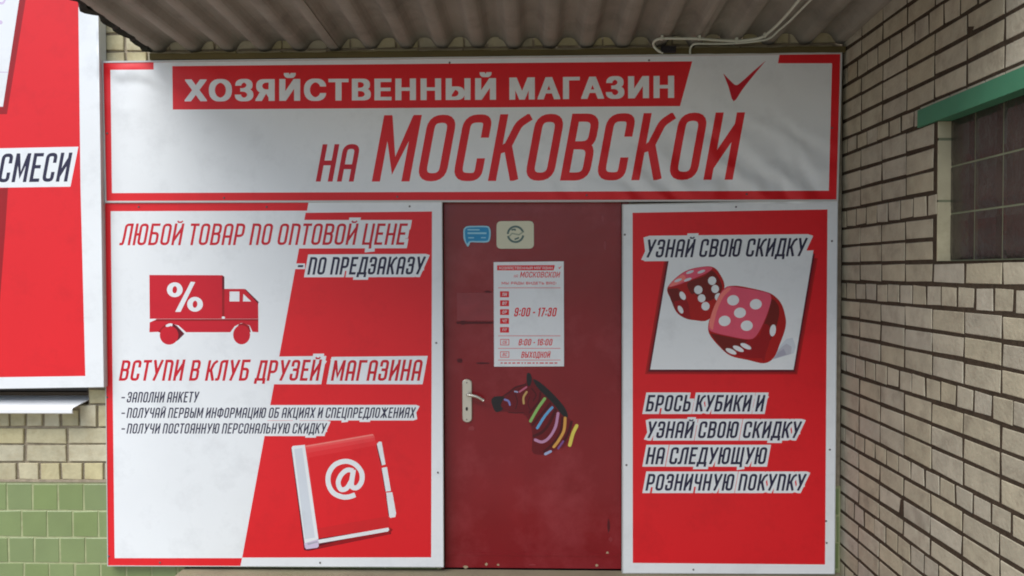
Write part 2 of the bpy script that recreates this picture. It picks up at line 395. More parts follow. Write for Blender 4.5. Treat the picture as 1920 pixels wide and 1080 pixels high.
def grotesk(art, s, x0, x1, yb, yt, col, part, off=.028):
    """heavy upright lettering from Blender's own built-in typeface, thickened by layered outlines"""
    sets = []; dg = None
    for k_, sp in ((0, 0),):
        cu = bpy.data.curves.new('tmp', 'FONT'); cu.body = s; cu.resolution_u = 4; cu.size = 1; cu.space_character = 1.17
        ob = bpy.data.objects.new('tmp', cu); C.objects.link(ob)
        dg = bpy.context.evaluated_depsgraph_get(); ev = ob.evaluated_get(dg); me = ev.to_mesh()
        vs = [(v.co.x, v.co.y) for v in me.vertices]; fs = [list(p.vertices) for p in me.polygons]
        ev.to_mesh_clear(); bpy.data.objects.remove(ob); bpy.data.curves.remove(cu)
    # connected pieces -> letters (by overlap in x)
    par = list(range(len(vs)))
    def fd(i):
        while par[i] != i: par[i] = par[par[i]]; i = par[i]
        return i
    for f in fs:
        for i in f[1:]: par[fd(i)] = fd(f[0])
    comp = {}
    for i in range(len(vs)): comp.setdefault(fd(i), []).append(i)
    spans = sorted((min(vs[i][0] for i in c), max(vs[i][0] for i in c)) for c in comp.values())
    merged = []
    for a, b in spans:
        if merged and a < merged[-1][1]-.02: merged[-1][1] = max(b, merged[-1][1])
        else: merged.append([a, b])
    def letter_of(x):
        return min(range(len(merged)), key=lambda q: abs(x-(merged[q][0]+merged[q][1])/2))
    mx, Mx = spans[0][0]-off*1.9, max(b for a, b in spans)+off*1.9
    ref = [vs[i][1] for i in range(len(vs)) if letter_of(vs[i][0]) == (4 if s[0] == 'Х' else 0)]
    b0 = 0.0; c0 = .0
    hs = sorted(v[1] for v in vs if v[1] > .4 and letter_of(v[0]) == 0)
    b0 = -off*.7; c0 = hs[-1]+off*.7
    def xf(x, y):
        f = (x-mx)/(Mx-mx); g = (y-b0)/(c0-b0)
        b = yb[0]*(1-f)+yb[1]*f; tt = yt[0]*(1-f)+yt[1]*f
        return (x0+(x1-x0)*f, b+(tt-b)*g)
    _ln[0] += 1
    # boundary edges thickened, then the faces
    cnt = {}
    for f in fs:
        for i in range(len(f)): e = (f[i], f[(i+1) % len(f)]); cnt[tuple(sorted(e))] = cnt.get(tuple(sorted(e)), 0)+1
    for (i, j), c in cnt.items():
        if c != 1: continue
        (ax, ay), (bx, by) = vs[i], vs[j]; L = math.hypot(bx-ax, by-ay)
        if L < 1e-6: continue
        tx, ty = (bx-ax)/L, (by-ay)/L; hx, hy = off*1.9, off*.7
        lt_ = letter_of((ax+bx)/2)
        P = [(ax-hx, ay-hy), (ax+hx, ay-hy), (ax+hx, ay+hy), (ax-hx, ay+hy)]; Q_ = [(bx-hx, by-hy), (bx+hx, by-hy), (bx+hx, by+hy), (bx-hx, by+hy)]
        pts = sorted(set(P+Q_)); lo = []; up = []          # hull of the two pens
        def crs(o_, a_, b_): return (a_[0]-o_[0])*(b_[1]-o_[1])-(a_[1]-o_[1])*(b_[0]-o_[0])
        for p in pts:
            while len(lo) > 1 and crs(lo[-2], lo[-1], p) <= 1e-9: lo.pop()
            lo.append(p)
        for p in reversed(pts):
            while len(up) > 1 and crs(up[-2], up[-1], p) <= 1e-9: up.pop()
            up.append(p)
        art.poly([xf(*p) for p in lo[:-1]+up[:-1]], col, ('letter', _ln[0], lt_))
    for f in fs: art.poly([xf(*vs[i]) for i in f], col, ('letter', _ln[0], letter_of(sum(vs[i][0] for i in f)/len(f))))
def conv(x, y, k):
    return lambda *pts: [(x+a/k, y+b/k) for a, b in pts]

for k_ in ('white', 'red', 'crimson', 'dred'): vinyl(INK[k_])
# ------------------------------------------------------------------ ground
mesh('ground', [(-60, -80, 0), (60, -80, 0), (60, 40, 0), (-60, 40, 0)], [[0, 1, 2, 3]], mAsph)['kind'] = 'structure'
xs0 = onY(348, 1075).x; zdoor = onY(1000, 1068).z
st = MB().box(xs0, -.004, -1.25, -.001, .0, zdoor-.002).build('concrete_porch_step', mConc)
finish(st, 'low concrete step running under the red door and both lower posters', 'step', kind='thing')

# ------------------------------------------------------------------ brick pieces
def brick_mesh(name, w_, h_, d, m, seed):
    r = random.Random(seed); j = lambda a=.0022: r.uniform(-a, a)
    bv = .0028; vs = []
    back = [(-w_/2, -h_/2), (w_/2, -h_/2), (w_/2, h_/2), (-w_/2, h_/2)]
    jit = [(j(), j()) for _ in range(4)]
    if r.random() < .45:                                  # a chipped corner
        k = r.randrange(4); sx, sz = back[k]; jit[k] = (-math.copysign(r.uniform(.002, .006), sx), -math.copysign(r.uniform(.002, .0045), sz))
    for (x, z) in back: vs.append((x, d, z))
    for (x, z), (a, b) in zip(back, jit): vs.append((x+a, bv, z+b))
    for (x, z), (a, b) in zip(back, jit): vs.append(((x+a)*(1-2*bv/w_)+j(.001), j(.0012), (z+b)*(1-2*bv/h_)+j(.001)))
    fs = []
    for k in (0, 4):
        for i in range(4): n_ = (i+1) % 4; fs.append([k+i, k+n_, k+4+n_, k+4+i])
    fs.append([8, 9, 10, 11])
    me = bpy.data.meshes.new(name); me.from_pydata(vs, [], fs); me.materials.append(m)
    return me
def variants(w_, h_, m, n=10): return [brick_mesh('brick', w_, h_, .05, m, 100*i+int(w_*1000)) for i in range(n)]
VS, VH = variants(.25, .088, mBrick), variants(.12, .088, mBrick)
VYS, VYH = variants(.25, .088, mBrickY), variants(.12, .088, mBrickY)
VT = [brick_mesh('tile', .1455, .1455, .012, mTile, 900+i) for i in range(5)]
def place(name, me, base, parent, cx, y, cz, w_, h_, rotz=0, off=0):
    o_ = link(name, me, parent)
    o_.location = Vector(o_.location)+Vector((cx, y, cz))
    o_.scale = (w_/base[0], 1, h_/base[1]); o_.rotation_euler = (0, random.gauss(0, .0012), rotz)
    return o_
# joined bricks for what lies outside the picture
def stuff_bricks(lst, name, parent, m, axis):
    mb = MB()
    for (a0, a1, z0, z1) in lst:
        p = random.uniform(-.001, .0004)
        if axis == 'y': mb.box(p, .05, a0, a1, z0, z1)
        else: mb.box(a0, a1, p, .05, z0, z1)
    o_ = mb.build(name, m, parent); o_['kind'] = 'stuff'; return o_

# ------------------------------------------------------------------ side wall (x = 0, to the right)
cz = {}
jy = [(-17, 1050), (-16, 1019), (-15, 987.4), (-14, 956), (-13, 922.6), (-12, 893), (-11, 860.5), (-10, 828), (-9, 797), (-8, 761.5), (-7, 729), (-6, 695.7), (-5, 661.5), (-4, 627.5), (-3, 594.4),
      (-2, 560.7), (-1, 527.4), (0, 494.4), (1, 461.9), (2, 429.3), (3, 394.4), (4, 361.1), (5, 326.9), (6, 291.7), (7, 262), (8, 228.7), (9, 194.4), (10, 163), (11, 128), (12, 96)]
for k, y in jy: cz[k] = onX(1577, y).z if False else onY(1577, y, 0).z
for k in range(13, 42): cz[k] = cz[12]+(k-12)*.1
for k in range(-18, -20, -1): cz[k] = cz[-17]+(k+17)*.1
side = empty('brick_side_wall', (0, 0, 0), 'cream silicate brick wall running towards the viewer at the right edge, with dark mortar joints', 'wall')
# window opening in it
wy0 = onX(1757, 400).y; wz1 = cz[6]; wz0 = onX(1778, 488).z; wy1 = wy0-1.35
ly0 = onX(1725, 230).y; ly1 = wy1-.15
YEND = -6.6; ZTOP = cz[40]
mb = MB()
mb.box(.0018, .30, wy0, 0.30, 0, ZTOP); mb.box(.0018, .30, YEND, wy1, 0, ZTOP)
mb.box(.0018, .30, wy1, wy0, 0, cz[0]); mb.box(.0018, .30, wy1, wy0, wz1, ZTOP)
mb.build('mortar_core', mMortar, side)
nb = 0; rest = []
VISY = -1.80
for k in range(-19, 40):
    z0, z1 = cz[k], cz[k+1]
    hdr = (k % 4 == 2)
    # header courses sit at joint index -14.., k = ..., -10, -6, -2, 2, 6, 10
    a = []
    if hdr:
        y = 0; a.append((0, -.064)); y = -.075
        while y > YEND: a.append((y, y-.119)); y -= .13
    else:
        y = 0
        while y > YEND: a.append((y, y-.2495)); y -= .26
    for (ya, yb_) in a:
        zc0, zc1 = z0+.0075, z1-.0075
        if z1 <= 0.01: continue
        # cut by the window and the lintel
        if k >= 0 and k < 6 and ya > wy1 and yb_ < wy0:
            if ya-wy0 > .03: yb_ = wy0+.006
            elif yb_ < wy1-.03: ya = wy1-.006
            else: continue
        if k == 6 and ya > ly1 and yb_ < ly0:
            if ya-ly0 > .03: yb_ = ly0+.006
            elif yb_ < ly1-.03: ya = ly1-.006
            else: continue
        wd = ya-yb_
        yc = (ya+yb_)/2+random.uniform(-.002, .002); zc = (zc0+zc1)/2+random.uniform(-.0007, .0007)
        vis = False
        for (yy, zz) in ((ya-.03, zc0), (ya-.03, zc1), (yb_+.03, zc0), (yb_+.03, zc1)):
            d = Vector((0, yy, zz))-CAM
            dz = d.dot(_fw)
            if dz > .1:
                px = 960+F_PX*d.dot(_ri)/dz; py = 540-F_PX*d.dot(_up)/dz
                if -5 < px < 1925 and -5 < py < 1085: vis = True
        if vis and nb < 299:
            v = (VH if wd < .16 else VS); base = (.12, .088) if wd < .16 else (.25, .088)
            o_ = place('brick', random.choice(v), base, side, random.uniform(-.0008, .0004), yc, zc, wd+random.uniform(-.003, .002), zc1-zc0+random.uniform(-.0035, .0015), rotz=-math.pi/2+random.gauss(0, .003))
            nb += 1
        else: rest.append((yb_, ya, zc0, zc1))
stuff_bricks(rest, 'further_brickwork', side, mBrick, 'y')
print('side bricks', nb, 'rest', len(rest))
# thin brick slivers above the lintel, the lintel, and the reveal
lz1 = onX(1725, 205.5).z; lz0 = onX(1725, 243).z
lt = MB().box(-.012, .12, ly1, ly0, cz[6]-.006, cz[7]-.018).build('painted_lintel', mGreen, side)
mb = MB()
for i in range(16):
    y = ly0-.01-i*.13; mb.box(-.004, .1, y-.118, y, cz[7]-.016, cz[7]-.007)
mb.build('brick_slivers', mBrick, side)
for (za, zb) in ((cz[0]+.002, cz[0]+.02+.235), (cz[0]+.265, wz1-.09), (wz1-.078, wz1-.008)):
    MB().box(.001, .058, wy0-.004, wy0+.002, za, zb).build('reveal_block', mReveal, side)
MB().box(.004, .07, wy0-.0030, wy0+.001, cz[0]+.002, wz1-.008).build('reveal_joint', mJointG, side)
MB().box(-.003, .09, wy1, wy0-.004, cz[0]+.0, wz0-.004).build('window_ledge', mJointG, side)
# glass blocks
gb = empty('glass_block_window', (.06, (wy0+wy1)/2, wz0), 'dark glass block window under the green lintel in the brick side wall', 'window')
gy0 = onX(1778, 400, .05).y; ph = (wz1-wz0)/3
mg = mat('smoky_glass_block', (54, 48, 42), rough=.26, spec=.6, var=.35, vscale=7, bump=.006, bscale=16)
MB().box(.0575, .10, wy1, gy0, wz0-.003, wz1-.008).build('joint_grid', mJointG, gb)
def glassblock(y0, y1, z0, z1):
    vs = []; fs = []; n = 6
    for i in range(n+1):
        for j in range(n+1):
            u, v = i/n, j/n
            e = min(u, 1-u, v, 1-v)
            dp = .007*(1-math.exp(-e*14))-.0025*math.sin(math.pi*u)*math.sin(math.pi*v)
            vs.append((.0562-dp, y0+(y1-y0)*u, z0+(z1-z0)*v))
    for i in range(n):
        for j in range(n): a = i*(n+1)+j; fs.append([a, a+1, a+n+2, a+n+1])
    b = len(vs); vs += [(.08, y0, z0), (.08, y1, z0), (.08, y1, z1), (.08, y0, z1)]
    c = [0, n*(n+1), n*(n+1)+n, n]
    for i in range(4): j = (i+1) % 4; fs.append([c[i], b+i, b+j, c[j]])
    return mesh('glass_block', vs, fs, mg, gb, smooth=False)
y = gy0
while y-.19 > wy1:
    for r in range(3): glassblock(y-.191, y-.002, wz0+r*ph+.003, wz0+(r+1)*ph-.005)
    y -= .196

# ------------------------------------------------------------------ facade wall (y = 0)
fac = empty('shop_facade_wall', (-3, .2, 0), 'brick facade with green tiled base behind the shop signs', 'wall')
dx0, dx1 = onY(829, 700).x, onY(1169, 700).x
ztile = onY(100, 904).z
wx = onY(164, 740, 0).x; wzs = onY(100, 752, 0).z
XL = -7.0
mb = MB()
mb.box(dx1, .3, .012, .35, 0, 5.2); mb.box(wx, dx0, .012, .35, 0, 5.2); mb.box(dx0, dx1, .012, .35, onY(1000, 372).z, 5.2)
mb.box(XL, wx, .012, .35, 0, wzs-.03); mb.box(XL, wx, .012, .35, 3.1, 5.2)
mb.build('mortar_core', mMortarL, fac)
MB().box(dx0, dx1, .12, .35, 0, onY(1000, 372).z).build('door_backing', mDark, fac)
# grout bed under the tiles
mb = MB(); mb.box(XL, dx0-.01, .0022, .0115, 0, ztile); mb.box(dx1+.01, .011, .0022, .0115, 0, ztile); mb.build('grout_bed', mGrout, fac)
MB().box(XL, dx0-.03, -.003, .011, ztile+.001, onY(100, 899).z).build('mortar_ledge', mMortarL, fac)
tz = [onY(60, y).z for y in (906, 956.9, 1006.9, 1055)]
rows = []
for i in range(3): rows.append((tz[i+1], tz[i]))
z = tz[3]
while z > .02: rows.append((max(z-.15, 0), z)); z -= .15
offs = [13, 39.8, 14.8, 42.6, 14.8, 42.6]
tiles_rest = []
for i, (z0, z1) in enumerate(rows):
    xj = onY(offs[i % len(offs)], 950).x; xj -= 12*.1525
    x = xj
    while x < 0:
        xa, xb = x, x+.1525
        x = xb
        if xb > dx0-.012 and xa < dx1+.012:
            if xa < dx0-.05 and xb > dx0: xb = dx0-.012
            elif xa < dx1 and xb > dx1+.05: xa = dx1+.012
            else: continue
        if xb > -.002: xb = -.004
        if xa < XL: continue
        vis = (xb < -4.12 and xb > -5.1) or (z0 < .2 and xb > -5.1 and xb < dx0) or xb > -.12
        if vis: place('tile', random.choice(VT), (.1455, .1455), fac, (xa+xb)/2, random.uniform(-.0005, .0005), (z0+z1)/2, xb-xa-.0075, z1-z0-.0075)
        elif xb < -4.9: tiles_rest.append((xa+.003, xb-.003, z0+.003, z1-.003))
mb = MB()
for q in tiles_rest: mb.box(q[0], q[1], 0, .012, q[2], q[3])
mb.build('further_tiling', mTile, fac)['kind'] = 'stuff'
# visible bricks low at the left, taken row by row
def fb(x0, x1, y0, y1, proud=0.0):
    p = onY(x0, y1, 0); q = onY(x1, y0, 0); wd = q.x-p.x; hh = q.z-p.z
    v = (VYH if wd < .17 else VYS); base = (.12, .088) if wd < .17 else (.25, .088)
    return place('brick', random.choice(v), base, fac, (p.x+q.x)/2, -proud+random.uniform(-.002, .002), (p.z+q.z)/2, wd, hh)
for a, b in ((-50, -16), (-13, 16), (20, 46), (51, 78), (84, 111), (117, 146), (152, 180), (184, 215)): fb(a, b, 769 if a < 150 else 760, 799, .006 if a == 152 else 0)
fb(168, 215, 731, 756)
for a, b in ((-120, -40), (-36, 43), (49, 123), (129, 215)): fb(a, b, 804, 831)
for a, b in ((-122, -42), (-38, 44), (50, 123), (129, 215)): fb(a, b, 835, 865)
for a, b in ((-54, -15), (-11, 29), (35, 71), (76, 111), (116, 153), (159, 192), (197, 232)): fb(a, b, 869, 899)
rest = []
for k in range(9):
    z0 = onY(0, 899).z+k*.1
    for i in range(12):
        x1_ = -5.28-i*.26-(.13 if k % 2 else 0)
        if x1_-.25 < XL: break
        if z0+.088 < wzs-.03: rest.append((x1_-.25, x1_, z0, z0+.088))
# upper facade
zb = [onY(220, y).z for y in (160, 130, 97, 64)]
pitch_z = .1
def upvis(x0, x1, y0, y1): return fb(x0, x1, y0, y1)
upvis(196, 231, 66, 94); upvis(237, 272, 66, 94); upvis(160, 192, 66, 94)
upvis(196, 233, 98, 126); upvis(238, 274, 98, 126); upvis(165, 192, 98, 126)
upvis(186, 268, 33, 61); upvis(100, 182, 33, 61); upvis(196, 231, 0, 29); upvis(160, 192, 0, 29); upvis(236, 272, 0, 29)
X = onY(277, 80).x
zr = [onY(400, y).z for y in (126, 95, 62)]
for i, (za, hh) in enumerate(((onY(250, 126).z, .086), (onY(250, 94).z, .086))):
    x = X
    while x < -.05:
        wd = .122 if i == 1 else .252
        if x+wd > -.01: wd = -.012-x
        if wd < .04: break
        v = (VYH if wd < .17 else VYS); base = (.12, .088) if wd < .17 else (.25, .088)
        place('brick', random.choice(v), base, fac, x+wd/2, random.uniform(-.003, .003), za+hh/2, wd, hh)
        x += wd+.009
z = onY(250, 61).z; k = 0
while z < 5.0:
    x = XL+(.13 if k % 2 else 0)
    while x < -.02:
        x1_ = min(x+.25, -.012)
        if not (k < 2 and x1_ > -4.75 and x < X-.01): rest.append((x, x1_, z, z+.088))
        x += .26
    z += .1; k += 1
stuff_bricks(rest, 'further_brickwork', fac, mBrickY, 'x')

# window at far left behind the banner, and its sill
win = empty('covered_window', (wx-1, .1, wzs), 'dark window slit showing beneath the big banner at far left', 'window')
MB().box(XL+.1, wx-.002, .10, .16, onY(100, 745, .1).z-.06, onY(100, 735, .1).z+.0).build('bottom_rail', mBrownF, win)
MB().box(XL+.1, wx-.002, .125, .13, onY(100, 735, .1).z+.001, 3.05).build('pane', mGlassDark, win)
MB().box(wx-.05, wx-.003, .09, .165, onY(100, 735, .1).z+.002, 3.04).build('side_rail', mBrownF, win)
MB().box(XL+.05, wx-.001, .17, .34, wzs-.03, 3.09).build('dark_room_backing', mDark, win)
p0 = onY(150, 765, -.07); p1 = onY(100, 771.5, -.07)
sx = wx-.004; zs = wzs+.004
sill = MB()
# sloping top, drip edge with a rolled lower lip, cut back at the right end
prof = [(.10, zs+.012), (.0, zs), (-.095, zs-.028), (-.100, zs-.034), (-.100, zs-.056), (-.092, zs-.062), (-.096, zs-.030), (.0, zs-.004), (.10, zs+.008)]
n = len(prof)
def xr(y): return sx-.0-(max(0, -y)*.3 if y < 0 else 0)
for (y, zz) in prof: sill.v.append((XL+.05, y, zz))
for (y, zz) in prof: sill.v.append((xr(y), y, zz))
for i in range(n): j = (i+1) % n; sill.f.append([i, j, n+j, n+i])
sill.f.append(list(range(n))[::-1]); sill.f.append([n+i for i in range(n)])
so = sill.build('window_sill', mSteelW); finish(so, 'white sheet metal window sill below the big banner at far left', 'window sill', kind='thing')

# ------------------------------------------------------------------ canopy of corrugated slate
zc0 = onY(900, 84).z; SL = .058; PIT = (onY(1201, 80).x-onY(863, 80).x)/5; XP = onY(863, 80).x; AMP = .031
DEPTH = 1.8
can = empty('slate_canopy', (-2, -1, zc0), 'corrugated grey slate canopy over the shop entrance with a ragged dark left edge', 'canopy')
xl = onY(279, 86).x
def canz(x, y): return zc0+AMP*math.tanh(1.5*math.cos(2*math.pi*(x-XP)/PIT))/.905+AMP*.15-SL*y
seams = [xl, xl+1.02, xl+2.02, xl+3.03, .010]
rr = random.Random(5)
for s in range(4):
    x0, x1 = seams[s], seams[s+1]+(.09 if s < 3 else 0)
    N = int((x1-x0)/.0125); R_ = 44
    vs = []; fs = []; th = .007; lift = .009*(s % 2)
    edge = [0]*(R_+1)
    if s == 0:
        v_ = 0
        for j in range(R_+1):
            yj = .0-DEPTH*j/R_
            edge[j] = .016*math.sin(yj*41)+.012*math.sin(yj*23+1)+rr.uniform(-.006, .006)
    tilt = rr.uniform(-.01, .01)
    for layer in (0, 1):
        for j in range(R_+1):
            yj = .006-DEPTH*j/R_
            for i in range(N+1):
                x = x0+(x1-x0)*i/N
                if s == 0: x += edge[j]*max(0, 1-i/6)
                if x > .010: x = .010
                vs.append((x, yj, canz(x, yj)+lift+tilt*(-yj)*.3+layer*th))
    L = (N+1)*(R_+1); w1 = N+1
    mi = []
    for j in range(R_):
        for i in range(N):
            a = j*w1+i
            fs.append([a, a+w1, a+w1+1, a+1]); fs.append([L+a, L+a+1, L+a+w1+1, L+a+w1])
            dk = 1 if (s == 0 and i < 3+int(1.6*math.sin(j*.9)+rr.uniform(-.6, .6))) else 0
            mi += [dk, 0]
    for j in range(R_):
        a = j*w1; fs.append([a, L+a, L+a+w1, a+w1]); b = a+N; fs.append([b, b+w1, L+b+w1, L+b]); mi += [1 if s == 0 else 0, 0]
    for i in range(N):
        fs.append([i, i+1, L+i+1, L+i]); a = R_*w1+i; fs.append([a, L+a, L+a+1, a+1]); mi += [0, 0]
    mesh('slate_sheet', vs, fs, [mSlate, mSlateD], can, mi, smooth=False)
# torn under-lip hanging at the left edge
vs = []; fs = []; K = 60
for j in range(K+1):
    yj = .0-DEPTH*j/K; e = .014*math.sin(yj*41)+.010*math.sin(yj*23+1)
    dr = .042+.016*abs(math.sin(yj*17))+rr.uniform(0, .006)
    x = xl+e+.006; zt = canz(xl, yj)+.004
    vs += [(x+.02, yj, zt), (x-.012, yj, zt-dr*.55), (x-.004, yj, zt-dr), (x+.03, yj, zt-dr*.75)]
for j in range(K):
    for i in range(4): a = 4*j+i; b = 4*j+(i+1) % 4; fs.append([a, b, b+4, a+4])
fs.append([0, 1, 2, 3]); fs.append([4*K+3, 4*K+2, 4*K+1, 4*K])
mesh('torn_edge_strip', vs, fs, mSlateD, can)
# beams out of sight that carry it
for yb_ in (-1.7,):
    MB().box(xl+.05, -.004, yb_-.05, yb_, canz(0, yb_)-.18, canz(0, yb_)-AMP*1.3-.012).build('cross_beam', mWood, can)
# wall plate
bz1 = onY(900, 94.5, -.05).z; bz0 = onY(900, 105.6, -.05).z
vs = []; fs = []; K = 60
bx0 = onY(289, 100).x
for i in range(K+1):
    x = bx0+(-.006-bx0)*i/K; a = rr.uniform(-.003, .003); b = rr.uniform(-.002, .002)
    vs += [(x, -.055+b, bz0+b), (x, -.055+b, bz1+a), (x, -.002, bz1+a), (x, -.002, bz0+b)]
for i in range(K):
    for k in range(4): a = 4*i+k; b = 4*i+(k+1) % 4; fs.append([a, b, b+4, a+4])
fs.append([0, 1, 2, 3]); fs.append([4*K+3, 4*K+2, 4*K+1, 4*K])
wp = mesh('wooden_wall_batten', vs, fs, mWood); finish(wp, 'long mossy wooden batten along the wall between canopy and top sign', 'batten')

# ------------------------------------------------------------------ cables
def p3(px, py, Y): v = onY(px, py, Y); return tuple(v)
def canpt(px, py, drop=.03):               # where a ray meets the mean canopy plane
    d = ray(px, py); z0 = zc0-drop-AMP
    t = (z0-CAM.z-SL*CAM.y)/(d.z+SL*d.y); return tuple(CAM+d*t)
cA = [p3(1243, 98.5, -.066), p3(1236, 96, -.07), p3(1228, 89, -.085), canpt(1225, 81, .009), canpt(1231, 74.5, .009)]
cA += [canpt(x, y, .009) for x, y in ((1244, 72), (1278, 72), (1311, 72.5), (1345, 75), (1380, 76.5), (1405, 74.5), (1428, 70), (1445, 58), (1462, 42), (1480, 22), (1500, -2), (1515, -20), (1560, -75))]
c = MB().tube(cr(cA), .0075, 8).build('cable', mCable, smooth=True); finish(c, 'thick white cable with a loop at its left end, clipped under the canopy', 'cable')
cB = [p3(1294, 101, -.066), p3(1294, 93, -.066), p3(1297, 86, -.075)]
cB += [canpt(x, y, .007) for x, y in ((1306, 82), (1340, 82), (1380, 81), (1415, 77.5), (1442, 72), (1460, 57), (1480, 40), (1500, 20), (1520, 0), (1540, -20), (1590, -75))]
c = MB().tube(cr(cB), .0055, 8).build('cable', mCable, smooth=True); finish(c, 'thinner white cable that turns down onto the top sign beside the check mark end', 'cable')
for i, (px, py) in enumerate(((1241, 71), (1311, 71), (1381, 75), (1434, 66))):
    v = Vector(canpt(px, py, .009))
    m_ = MB().box(v.x-.006, v.x+.006, v.y-.011, v.y+.011, v.z-.011, v.z+.012).build('cable_clip', mCable)
    finish(m_, ['white cable clip at the loop, leftmost of four', 'white cable clip second from the loop, where the thin cable starts', 'white cable clip third from the loop, halfway to the bend', 'white cable clip at the bend where the cables turn outward'][i], 'cable clip', 'clips holding the cables')
v = onY(1255, 95, -.07)
m_ = MB().box(v.x-.045, v.x+.035, -.085, -.056, v.z-.01, v.z+.022).build('cable_end_box', mDark); finish(m_, 'small black box where the looped cable ends above the top sign', 'junction box')

# ------------------------------------------------------------------ sign builder
def board(name, quad, Y, thick, label, cat, edge=.008, group=None):
    """quad: TL, TR, BR, BL pixels of the outer edge on plane Y.  gives an empty with core board and thin edge frame"""
    q = [onY(px, py, Y) for px, py in quad]; cx = sum(v.x for v in q)/4
    e = empty(name, (cx, Y+thick, min(v.z for v in q)), label, cat, group)
    MB().quadprism([(v.x, v.z) for v in q], Y+.0012, Y+thick).build('backing_board', mAlu, e)
    # edge trim, 4 bars butted
    TL, TR, BR, BL = [(v.x, v.z) for v in q]
    def bar(a, b, c_, d): MB().quadprism([a, b, c_, d], Y-.0025, Y+thick-.001).build('edge_trim', mAlu, e)
    bar((BL[0]-edge, BL[1]-edge), (BL[0]-.0005, BL[1]-edge), (TL[0]-.0005, TL[1]+edge), (TL[0]-edge, TL[1]+edge))
    bar((BR[0]+.0005, BR[1]-edge), (BR[0]+edge, BR[1]-edge), (TR[0]+edge, TR[1]+edge), (TR[0]+.0005, TR[1]+edge))
    bar((TL[0], TL[1]+.0005), (TR[0], TR[1]+.0005), (TR[0], TR[1]+edge), (TL[0], TL[1]+edge))
    bar((BL[0], BL[1]-edge), (BR[0], BR[1]-edge), (BR[0], BR[1]-.0005), (BL[0], BL[1]-.0005))
    return e
def screws(e, pts, Y):
    for (px, py) in pts:
        v = onY(px, py, Y); n = 8
        vs = [(v.x+.006*math.cos(2*math.pi*i/n), Y-.0005, v.z+.006*math.sin(2*math.pi*i/n)) for i in range(n)]+[(v.x+.0035*math.cos(2*math.pi*i/n), Y-.004, v.z+.0035*math.sin(2*math.pi*i/n)) for i in range(n)]
        fs = [[i, (i+1) % n, n+(i+1) % n, n+i] for i in range(n)]+[[n+i for i in range(n)]]
        mesh('screw', vs, fs, mScrew, e)

# --- top sign
YS = -.05
Q = [(194, 118), (1575.5, 101.5), (1568, 374), (200, 376.5)]
top = board('shop_name_sign', Q, YS, .045, 'wide top sign with white and red print reading ХОЗЯЙСТВЕННЫЙ МАГАЗИН НА МОСКОВСКОЙ above the door', 'sign', edge=.010)
A = Art(YS)
A.poly(Q, 'red', 'printed_sheet')
A.poly([(207, 131), (288, 130.5), (289, 110), (1461.5, 96), (1458.5, 118.6), (1560, 118.7), (1554, 357.5), (210, 362)], 'white', 'printed_sheet')
A.p[-1] = ([ (207,131),(288,130.5),(288,117.1),(1461.5,103.0),(1458.5,118.6),(1560,118.7),(1554,357.5),(210,362)], 'white', 'printed_sheet')
A.poly([(323, 124), (1298, 115), (1275, 199), (324, 205.5)], 'red', 'headline_strip')
grotesk(A, 'ХОЗЯЙСТВЕННЫЙ', 346, 930, (190, 187), (149, 146.5), 'white', 'lettering')
grotesk(A, 'МАГАЗИН', 955, 1264, (187, 183.5), (145.5, 142), 'white', 'lettering')
text(A, 'НА', 592, 676, 340.5, (270.5, 270), 'crimson', 'lettering', t=.13, letters=True)
text(A, 'МОСКОВСКОЙ', 697, 1397, (340.5, 337), (216, 210.5), 'red', 'lettering', t=.122, nobreve=True, gap=.10, letters=True)
A.poly(cr([(1356, 137.4), (1370, 152), (1380.6, 159.5), (1392, 152), (1412, 134), (1436, 113.7)], k=3)+cr([(1436, 113.7), (1410, 145), (1392, 168), (1375.5, 190), (1366, 163), (1356, 137.4)], k=3)[1:-1], 'crimson', 'check_mark')
A.build(top)
screws(top, [(843, 117.5), (1217, 113), (420, 371), (745, 369), (1560, 240), (201, 250), (1100, 366), (1400, 364)], YS)

# --- left poster
YP = -.045
Q = [(196, 381), (827.5, 379), (830.5, 1062), (203, 1060)]
lp = board('wholesale_offer_poster', Q, YP, .035, 'large lower left poster with the red truck and the red notebook, left of the door', 'poster', edge=.0045)
A = Art(YP)
dg = lambda y: 578-(y-383)*.1873
A.poly(Q, 'white', 'printed_sheet')
A.poly([(196, 381), (dg(381), 380), (dg(395), 395), (207.5, 396), (215, 1046.5), (dg(1046), 1046.5), (dg(1062), 1061.2), (203, 1060)], 'red', 'printed_sheet')
A.poly([(dg(399)-2, 399), (810, 396.5), (808.5, 1045), (dg(1045), 1045.5)], 'red', 'printed_sheet')
text(A, 'ЛЮБОЙ ТОВАР ПО ОПТОВОЙ ЦЕНЕ', 226, 765, (460, 459), (419, 419), 'crimson', 'text_line', outline=6.5)
text(A, 'ПО ПРЕДЗАКАЗУ', 576, 798, (515, 514.5), (482, 481), 'navy', 'text_line', outline=5, t=.135)
A.rect(552, 494, 572, 504.5, 'white', 'text_line'); A.poly([(559, 497), (569, 497), (568, 501), (558, 501)], 'navy', 'text_line')
for wds, a, b in (('ВСТУПИ', 222.5, 348), ('В', 354, 378), ('КЛУБ', 384, 471), ('ДРУЗЕЙ', 478, 604), ('МАГАЗИНА', 620, 794)):
    text(A, wds, a, b, 714, (675.5, 674), 'crimson', 'text_line', outline=6.5 if wds in ('ДРУЗЕЙ', 'МАГАЗИНА') else 0, t=.13)
